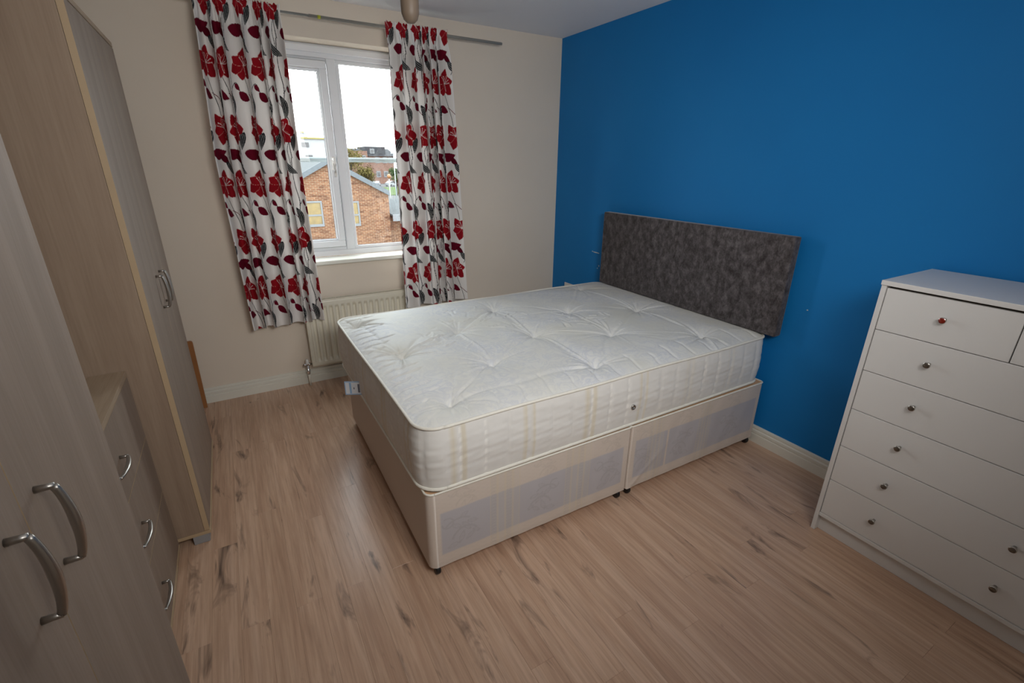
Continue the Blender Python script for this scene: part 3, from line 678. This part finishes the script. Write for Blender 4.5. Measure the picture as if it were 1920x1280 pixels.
# maker's label at the foot, sewn into the border
def tagflap():
    a = Vector((-1.9555, -1.172, 0)); b_ = Vector((-2.026, -1.135, 0)); bm = bmesh.new(); n_ = (b_ - a).cross(Vector((0, 0, 1))).normalized()
    def quad(u0, u1, z0, z1, o, mi):
        vs = [a.lerp(b_, u) + Vector((0, 0, z)) + n_ * o for u, z in ((u0, z0), (u1, z0), (u1, z1), (u0, z1))]; vs2 = [v + n_ * -.0006 for v in vs]
        V = [bm.verts.new(v) for v in vs + vs2]
        for f in ((0, 1, 2, 3), (7, 6, 5, 4), (0, 4, 5, 1), (1, 5, 6, 2), (2, 6, 7, 3), (3, 7, 4, 0)): bm.faces.new([V[k] for k in f]).material_index = mi
    quad(0, 1, .398, .470, 0, 0)
    for s_ in (1, -1):
        o = .0004 * s_ + (-.0006 if s_ < 0 else .0006) * .0
        quad(.0, 1, .398, .403, s_ * .0007, 1); quad(0, 1, .465, .470, s_ * .0007, 1); quad(.95, 1, .403, .465, s_ * .0007, 1); quad(.60, .72, .405, .463, s_ * .0007, 1)
        quad(.10, .22, .410, .455, s_ * .0007, 2); quad(.42, .48, .428, .438, s_ * .0007, 2)
    bmesh.ops.recalc_face_normals(bm, faces=bm.faces); return bm
lb = part('sewn_label', tagflap(), ['tag_white', 'tag_blue', 'tag_grey'], matt); lb['label'] = 'small white and pale blue sewn label'
matt.rotation_euler.z = .0022

# ------------------------------------------------------------------ headboard
HX, HY0, HY1, HZ0, HZ1 = -.0868, -2.074, -.7125, .6540, 1.156
hb = thing('headboard', 'charcoal crushed velvet headboard against the blue wall behind the mattress', 'headboard', (-.05, (HY0 + HY1) / 2, 0))
part('padded_panel', box(HX, -.032, HY0, HY1, HZ0, HZ1, .007, 3), 'velvet', hb, True)
for y in (-1.75, -1.05): part('wall_fixing', box(-.032, -.0008, y - .025, y + .025, .74, 1.05, .002), 'pine', hb)

# ------------------------------------------------------------------ chest of drawers
KX, KXB, KY0, KY1, KZ = -.4183, -.0213, -2.592, -3.344, 1.0985
ch = thing('chest_of_drawers', 'white seven-drawer chest against the blue wall with small round knobs', 'chest of drawers', ((KX + KXB) / 2, (KY0 + KY1) / 2, 0))
t_ = .016
part('top_panel', box(KX - .004, KXB, KY1 - .002, KY0 + .002, KZ - .017, KZ, .0015), 'chest', ch)
for y in (KY0, KY1 + t_): part('side_panel', box(KX, KXB, y - t_, y, 0.0005, KZ - .0175, .0012), 'chest', ch)
part('back_panel', box(KXB - .006, KXB - .001, KY1 + t_, KY0 - t_, .02, KZ - .018), 'dark_gap', ch)
part('inner_frame', box(KX + .030, KX + .034, KY1 + t_, KY0 - t_, .10, KZ - .018), 'dark_gap', ch)
part('plinth', box(KX + .025, KX + .041, KY1 + t_, KY0 - t_, .0005, .079, .001), 'chest', ch)
part('bottom_rail', box(KX + .001, KXB - .008, KY1 + t_ + .0005, KY0 - t_ - .0005, .079, .0955, .0012), 'chest', ch)
zl = [1.0785, .920, .758, .594, .427, .264, .0965]
def knob(y, z, par, red=False):
    b = lathe([(.0055, 0), (.0055, -.012), (.0095, -.0145), (.0105, -.018), (.0105, -.0225), (.0098, -.0238)], 20, 'x', (KX + .003, y, z)); k = part('knob', b, 'knob', par, True)
    part('knob_face', lathe([(.0092, -.0236), (.0085, -.0246), (0, -.0248)], 20, 'x', (KX + .003, y, z)), 'knob_red' if red else 'knob_face', k, True)
    if red: k['label'] = 'knob with a red face'
ymid = (KY0 + KY1) / 2
for i in range(6):
    spans = [(ymid + .0016, KY0 - t_ - .0024), (KY1 + t_ + .0024, ymid - .0016)] if i == 0 else [(KY1 + t_ + .0024, KY0 - t_ - .0024)]
    for n_, (ya, yb) in enumerate(spans):
        d_ = part('drawer', box(KX + .003, KX + .019, ya, yb, zl[i + 1] + .0013, zl[i] - (.0055 if i == 0 else .0013), .0012), 'chest', ch)
        zc = (zl[i] + zl[i + 1]) / 2 + .010
        if i == 0: knob((-2.79 if n_ == 0 else -3.146), zc - .002, d_, n_ == 0)
        else: knob(-2.79, zc, d_); knob(-3.143, zc, d_)

# ------------------------------------------------------------------ wardrobes
WXF = -2.6622
def handle(par, y, z, L=.1246, vertical=True, x=WXF):
    """bow handle: two posts and a tapering arch"""
    hh = L / 2
    def P(u, o): return (x + o, y, z + u) if vertical else (x + o, y + u, z)
    path = []; rad = []
    for q in np.linspace(-1, 1, 25):
        path.append(P(hh * q, 0.019 + .009 * (1 - q * q) ** .8)); rad.append(.0042 + .0016 * (1 - abs(q)) if True else 0)
    up = Vector((0, 1, 0)) if vertical else Vector((0, 0, 1))
    b = tube(path, rad, 10, 1.25, Vector((1, 0, 0)))
    for s in (-1, 1): merge(b, tube([P(hh * s, 0.0), P(hh * s, .012), P(hh * s * 1.0, .021)], [.0052, .0046, .0044], 12, 1.0, up))
    return part('bow_handle', b, 'steel', par, True)
def wardrobe(y0, y1, ztop, label, hz):
    w_ = thing('wardrobe', label, 'wardrobe', ((WXF + XL) / 2, (y0 + y1) / 2, 0), 'pair of tall pale wardrobes')
    xb = XL + .022; zb = .0544; d_ = .018
    for ya in (y0, y1 - .016): part('side_panel', box(xb, WXF - d_ - .001, ya, ya + .016, zb + .0005, ztop - .0005, .0008), 'ward_side', w_)
    part('top_panel', box(xb, WXF, y0, y1, ztop, ztop + .018, .0008), 'ward_top', w_)
    bp = part('bottom_panel', box(xb, WXF + .003, y0 - .001, y1 + .001, zb - .0145, zb, .0008), 'maple_edge', w_)
    part('back_panel', box(xb - .004, xb, y0, y1, zb, ztop), 'ward_side', w_)
    ym = (y0 + y1) / 2
    for ya, yb, hy in ((y0 + .0005, ym - .0012, ym - .060), (ym + .0012, y1 - .0005, ym + .046 if False else ym + .048)):
        b = box(WXF - d_, WXF, ya, yb, zb + .003, ztop - .004, 0)
        for f in b.faces: f.material_index = 0 if abs(f.normal.x) > .9 else 1
        dr = part('door', b, ['ward_door', 'maple_edge'], w_); handle(dr, hy, hz)
    for xx in (xb + .04, WXF - .035):
        for yy in (y0 + .035, y1 - .035): part('foot', box(xx - .028, xx + .028, yy - .0345, yy + .026, .0005, zb - .015, .002), 'grey_plastic', w_)
    return w_
wardrobe(-1.3954, -.6239, 1.8920, 'tall pale wardrobe farther away, between the low drawer unit and the window wall', .9816)
wardrobe(-3.0007, -2.2292, 1.8920, 'tall pale wardrobe in the near left foreground with two large bow handles', .9955)

# low drawer unit between them
DX, DZ = -2.7726, .7928
du = thing('drawer_unit', 'low pale three-drawer unit wedged between the two tall wardrobes', 'drawers', ((DX + XL) / 2, -1.812, 0))
ya, yb = -2.2280, -1.3968
part('top_panel', box(XL + .022, DX + .001, ya, yb, DZ - .018, DZ, .0008), 'ward_top', du)
for y in (ya, yb - .016): part('side_panel', box(XL + .022, DX - .020, y, y + .016, .0005, DZ - .0185), 'ward_side', du)
part('bottom_panel', box(XL + .022, DX + .002, ya + .016, yb - .0005, .016, .032, .0008), 'maple_edge', du)
part('back_panel', box(XL + .018, XL + .022, ya, yb, .02, DZ - .02), 'ward_side', du)
for z0, z1 in ((.533, DZ - .0205), (.2956, .529), (.036, .2916)):
    b = box(DX - .018, DX, ya + .002, yb - .002, z0, z1, 0)
    for f in b.faces: f.material_index = 1 if f.normal.z > .9 else 0
    dw = part('drawer', b, ['ward_door', 'maple_edge'], du); handle(dw, -1.8124, (z0 + z1) / 2 + .002, .1246, False, DX)

# ------------------------------------------------------------------ loose board by the window wall
lb_ = part('wooden_board', prism([(-3.10, .0), (-2.6985, .0), (-2.6985, .425), (-2.7005, .433), (-2.708, .438), (-3.10, .438)], 'y', -.018, 0), 'orange_wood', None, origin=(-2.90, 0, 0))
lb_.location = (-2.90, -.068, .002); lb_.rotation_euler.x = -.10
tag(lb_, 'orange-brown wooden board leaning upright on the window wall behind the far wardrobe', 'board')

# ------------------------------------------------------------------ wall details
so = thing('wall_socket', 'white double wall socket low on the blue wall, mostly hidden by the mattress', 'socket', (0, -.257, .49))
part('socket_plate', box(-.009, -.0005, -.330, -.186, .444, .531, .004), 'white_plastic', so)
for y in (-.222, -.294): part('switch', box(-.012, -.009, y - .006, y + .006, .500, .516, .001), 'white_plastic', so)
bm = bmesh.new()
def splat(y, z, a, b_, rot, bm=bm):
    n = 10; vs = []
    for k in range(n):
        t = 2 * PI * k / n; u, v = a * math.cos(t) * random.uniform(.8, 1.1), b_ * math.sin(t) * random.uniform(.7, 1.1)
        vs.append((y + u * math.cos(rot) - v * math.sin(rot), z + u * math.sin(rot) + v * math.cos(rot)))
    merge(bm, prism(vs, 'x', -.0018, -.0002))
splat(-.560, .838, .042, .004, .02); splat(-.515, .841, .006, .004, 0); splat(-.600, .742, .005, .007, 0); splat(-.585, .722, .004, .004, 0); splat(-2.16, .81, .004, .003, 0)
fm = part('wall_filler_marks', bm, 'plaster'); tag(fm, 'small white filler smears on the blue wall left of the headboard', 'filler mark'); fm['kind'] = 'stuff'

# ------------------------------------------------------------------ pendant lampholder hanging from the ceiling
px_, py_ = -1.7135, -1.5
pe = thing('pendant_lampholder', 'brown bare pendant lampholder hanging from the ceiling in front of the window wall', 'ceiling light', (px_, py_, 1.92))
part('holder', lathe([(0, 1.921), (.014, 1.923), (.024, 1.932), (.030, 1.950), (.031, 1.975), (.030, 2.02), (.024, 2.045), (.014, 2.058), (.006, 2.066)], 28, 'z', (px_, py_, 0)), 'pendant', pe, True)
part('flex', tube([(px_, py_, 2.06), (px_, py_, H - .02)], .0032, 8), 'white_plastic', pe, True)
part('ceiling_rose', lathe([(.010, H - .032), (.030, H - .026), (.040, H - .010), (.040, H - .0005)], 24, 'z', (px_, py_, 0)), 'white_plastic', pe, True)

# ------------------------------------------------------------------ outside the window
GZ = -5.0
struct(part('ground', box(-60, 120, .6, 330, GZ - .2, GZ), 'asphalt'))
rl = thing('outdoor_guard_rail', 'pale grey horizontal guard rail just outside the window panes', 'railing', (-1.66, .34, 1.48))
part('rail', tube([(-2.19, .35, 1.481), (-1.13, .35, 1.481)], .016, 14), 'rail', rl, True)
for x in (-2.165, -1.155): part('rail_bracket', tube([(x, .302, 1.481), (x, .35, 1.481)], .007, 8), 'rail', rl, True)
# brick gable opposite
bl = thing('brick_building', 'orange brick building with a grey pitched gable roof opposite the window', 'building', (1.78, 20, GZ))
AX, AZ, EX0, EX1, sl = 1.80, 1.44, -3.2, 4.40, .54
zL, zR = AZ - sl * (AX - EX0), AZ - sl * (EX1 - AX)
part('gable_wall', prism([(EX0, GZ), (EX1, GZ), (EX1, zR), (AX, AZ), (EX0, zL)], 'y', 20, 36), 'brick', bl)
for (xa, za, xb, zb_) in ((EX0 - .3, zL - .16, AX, AZ), (AX, AZ, EX1 + .02, zR - .01)):
    part('roof_slope', prism([(xa, za + .02), (xb, zb_ + .02), (xb, zb_ + .14), (xa, za + .14)], 'y', 19.9, 36.2), 'slate', bl)
    part('verge', prism([(xa, za - .08), (xb, zb_ - .08), (xb, zb_ + .15), (xa, za + .15)], 'y', 19.82, 19.9), 'verge', bl)
def far_window(bl, xa, xb, za, zb_, y, bars=True):
    bm = bmesh.new(); t = .07
    zm_ = za + (zb_ - za) * .42
    for a in ((xa, xb, za, za + t * 1.6), (xa, xb, zb_ - t, zb_), (xa, xa + t, za + t * 1.6, zb_ - t), (xb - t, xb, za + t * 1.6, zb_ - t), (xa + t, xb - t, zm_, zm_ + t)): box(a[0], a[1], y - .04, y + .05, a[2], a[3], 0, 1, bm)
    w_ = part('window', bm, 'far_white', bl); part('pane', box(xa + .02, xb - .02, y - .01, y + .04, za + .02, zb_ - .02), 'amber_pane', w_)
far_window(bl, .32, 1.34, -1.33, -.21, 20); far_window(bl, 2.12, 2.97, -1.39, -.26, 20)
ln_ = thing('lean_to', 'low brick lean-to with grey sloping roof and white gutter beside the gable', 'building', (5.6, 20, GZ))
part('wall', box(4.44, 7.2, 20.3, 24.3, GZ, -1.0), 'brick', ln_)
part('roof', prism([(19.7, -1.0), (24.5, -.62), (24.5, -.54), (19.7, -.92)], 'x', 4.44, 7.3), 'slate', ln_)
part('fascia', box(4.44, 7.3, 19.62, 19.70, -1.22, -.92), 'far_white', ln_)
# white block with slit windows
wbk = thing('white_block', 'white flat-roofed block with slit windows and a yellow roof-edge rail', 'building', (2.0, 72, GZ))
part('wall', box(-6, 13.2, 70, 90, GZ, 4.25), 'render_white', wbk); part('upper_storey', box(-6, 8.6, 70.0, 90, 4.25, 4.95), 'render_white', wbk)
part('guard_rail', box(7.7, 13.2, 69.8, 69.95, 4.22, 4.42), 'yellow', wbk); part('guard_rail', box(-6, 8.2, 69.8, 69.95, 4.95, 5.10), 'yellow', wbk)
for (xa, xb, za, zb_) in ((7.72, 8.6, 3.2, 3.78), (8.0, 8.9, 1.72, 2.2), (3.2, 4.1, 3.2, 3.78), (3.2, 4.1, 1.72, 2.2)): part('slit_window', box(xa, xb, 69.9, 70.05, za, zb_), 'dark_window', wbk)
# brick flats
D = 110; FZ = -3.31
fl = thing('brick_flats', 'distant red brick flats with white windows and a dark flat-roofed top storey', 'building', (26, D, FZ))
part('wall', box(19.5, 32.5, D, D + 14, FZ, 2.6), 'hazed_red_brick', fl); part('gable_end', box(22.8, 26.4, D - .6, D, FZ, 3.6), 'hazed_red_brick', fl)
part('roof', prism([(D - .6, 2.6), (D + 14.3, 2.6), (D + 10, 4.2), (D + 5, 4.2)], 'x', 19.2, 32.8), 'dark_roof', fl)
part('top_storey', box(26.3, 30.8, D + .5, D + 8, 2.6, 4.55), 'dark_roof', fl)
def fwin(xa, za, w__=1.0, h__=1.3, y=D):
    bm = bmesh.new(); box(xa, xa + w__, y - .12, y + .05, za, za + h__, 0, 1, bm); k = part('window', bm, 'far_white', fl); part('pane', box(xa + .18, xa + w__ - .18, y - .15, y - .12, za + .2, za + h__ - .2), 'dark_window', k)
for xa, za in ((28.2, 1.1), (29.9, 1.1), (28.2, -1.9), (29.9, -1.9), (20.3, 1.2), (31.2, 1.1)): fwin(xa, za)
for xa in (23.4, 25.1): fwin(xa, 1.5, .9, 1.2, D - .6)
fwin(27.3, 3.1, 1.0, 1.0, D + .5)
k_ = 1.355; fl.scale = (k_, k_, k_); fl.location = Vector((-2.37, -3.33, 1.473)) + k_ * (Vector((26, D, FZ)) - Vector((-2.37, -3.33, 1.473)))   # stands farther off, beyond the road
# trees
def tree(x, y, h_, r_, mat, label, seed, trunk=True):
    t = thing('tree', label, 'tree', (x, y, GZ), 'trees beyond the brick gable'); rs = np.random.default_rng(seed); bm = bmesh.new()
    blobs = [(rs.uniform(0, 2 * PI), rs.uniform(0, 1) ** .5, rs.uniform(.3, 1), rs.uniform(.28, .5)) for _ in range(22)]
    for a, q, zz, sz in blobs:
        rad = r_ * .66 * q * (1 - .5 * abs(zz - .6)); c0 = np.array([x + rad * math.cos(a), y + rad * math.sin(a), GZ + h_ * (.38 + .55 * zz)])
        for _ in range(90):
            n_ = rs.normal(size=3); n_ /= np.linalg.norm(n_); p = c0 + n_ * r_ * sz * rs.uniform(.55, 1.1); u_ = np.cross(n_, rs.normal(size=3)); u_ /= np.linalg.norm(u_); v_ = np.cross(n_, u_) * .6 + n_ * .3; e_ = rs.uniform(.10, .22)
            bm.faces.new([bm.verts.new(Vector(p + d_)) for d_ in (-u_ * e_, -v_ * e_ * .7, u_ * e_, v_ * e_ * .7)])
    c = part('crown', bm, mat, t); c['kind'] = 'stuff'
    part('trunk', tube([(x, y, GZ), (x + .1, y, GZ + h_ * .4), (x, y, GZ + h_ * .75)], [.28, .2, .1], 8), 'bark', t)
    for k_ in range(5):
        a = k_ * 1.3 + seed; part('branch', tube([(x, y, GZ + h_ * (.35 + .06 * k_)), (x + r_ * .5 * math.cos(a), y + r_ * .5 * math.sin(a), GZ + h_ * (.62 + .05 * k_))], [.09, .03], 6), 'bark', t)
tree(20.0, 98, 9.2, 3.8, 'autumn', 'golden autumn tree just right of the window mullion, tallest of the group', 1)
tree(21.0, 91, 5.6, 2.0, 'autumn', 'lower rust-golden tree in front of the brick flats', 2)
tree(28.0, 95, 5.4, 1.7, 'green_leaf', 'green bushy tree beside the right curtain edge', 3)
struct(part('verge_lawn', box(24, 40, 96, 128, GZ, GZ + .06), 'lawn'))
def car(x, y, mat, label, rz):
    c = thing('parked_car', label, 'car', (x, y, GZ), 'cars parked on the far road')
    prof = [(-2.1, .25), (2.1, .25), (2.15, .7), (1.9, .86), (1.05, .95), (.45, 1.42), (-.95, 1.45), (-1.75, .98), (-2.1, .92)]
    b = prism([(x + p, GZ + q) for p, q in prof], 'y', y - .85, y + .85); bmesh.ops.bevel(b, geom=b.edges[:], offset=.08, segments=2, affect='EDGES'); body = part('body', b, mat, c)
    bm = prism([(x + p, GZ + q) for p, q in ((.92, .96), (.42, 1.36), (-.9, 1.38), (-1.55, 1.0))], 'y', y - .87, y + .87); part('side_glass', bm, 'dark_window', c)
    for wx in (-1.3, 1.3):
        for wy in (-.80, .80): part('wheel', lathe([(0, -.1), (.30, -.1), (.32, 0), (.30, .1), (0, .1)], 16, 'y', (x + wx, y + wy, GZ + .32)), 'dark_window', c)
    c.rotation_euler.z = rz
car(34.5, 134, 'car_silver', 'silver parked car just above the sloping gable roof edge', 1.2)
car(38.6, 133, 'car_white', 'white parked car beside the orange globe beacon pole', .5)
bc = thing('crossing_beacon', 'orange globe crossing beacon on a pale pole beyond the gable', 'beacon', (18.05, 66, GZ))
part('pole', tube([(18.05, 66, GZ), (18.05, 66, -.75)], .075, 10), 'render_white', bc, True); part('globe', lathe([(0, -.80), (.14, -.76), (.24, -.62), (.27, -.48), (.23, -.32), (.13, -.21), (0, -.18)], 16, 'z', (18.05, 66, 0)), 'globe_orange', bc, True)
lp_ = thing('street_lamp', 'tall thin grey street lamp column behind the crossing beacon', 'street lamp', (21.4, 74, GZ))
part('column', tube([(21.4, 74, GZ), (21.4, 74, 2.6)], [.1, .06], 8), 'rail', lp_, True); part('lantern', box(21.0, 21.6, 73.85, 74.15, 2.6, 2.75, .05), 'rail', lp_)
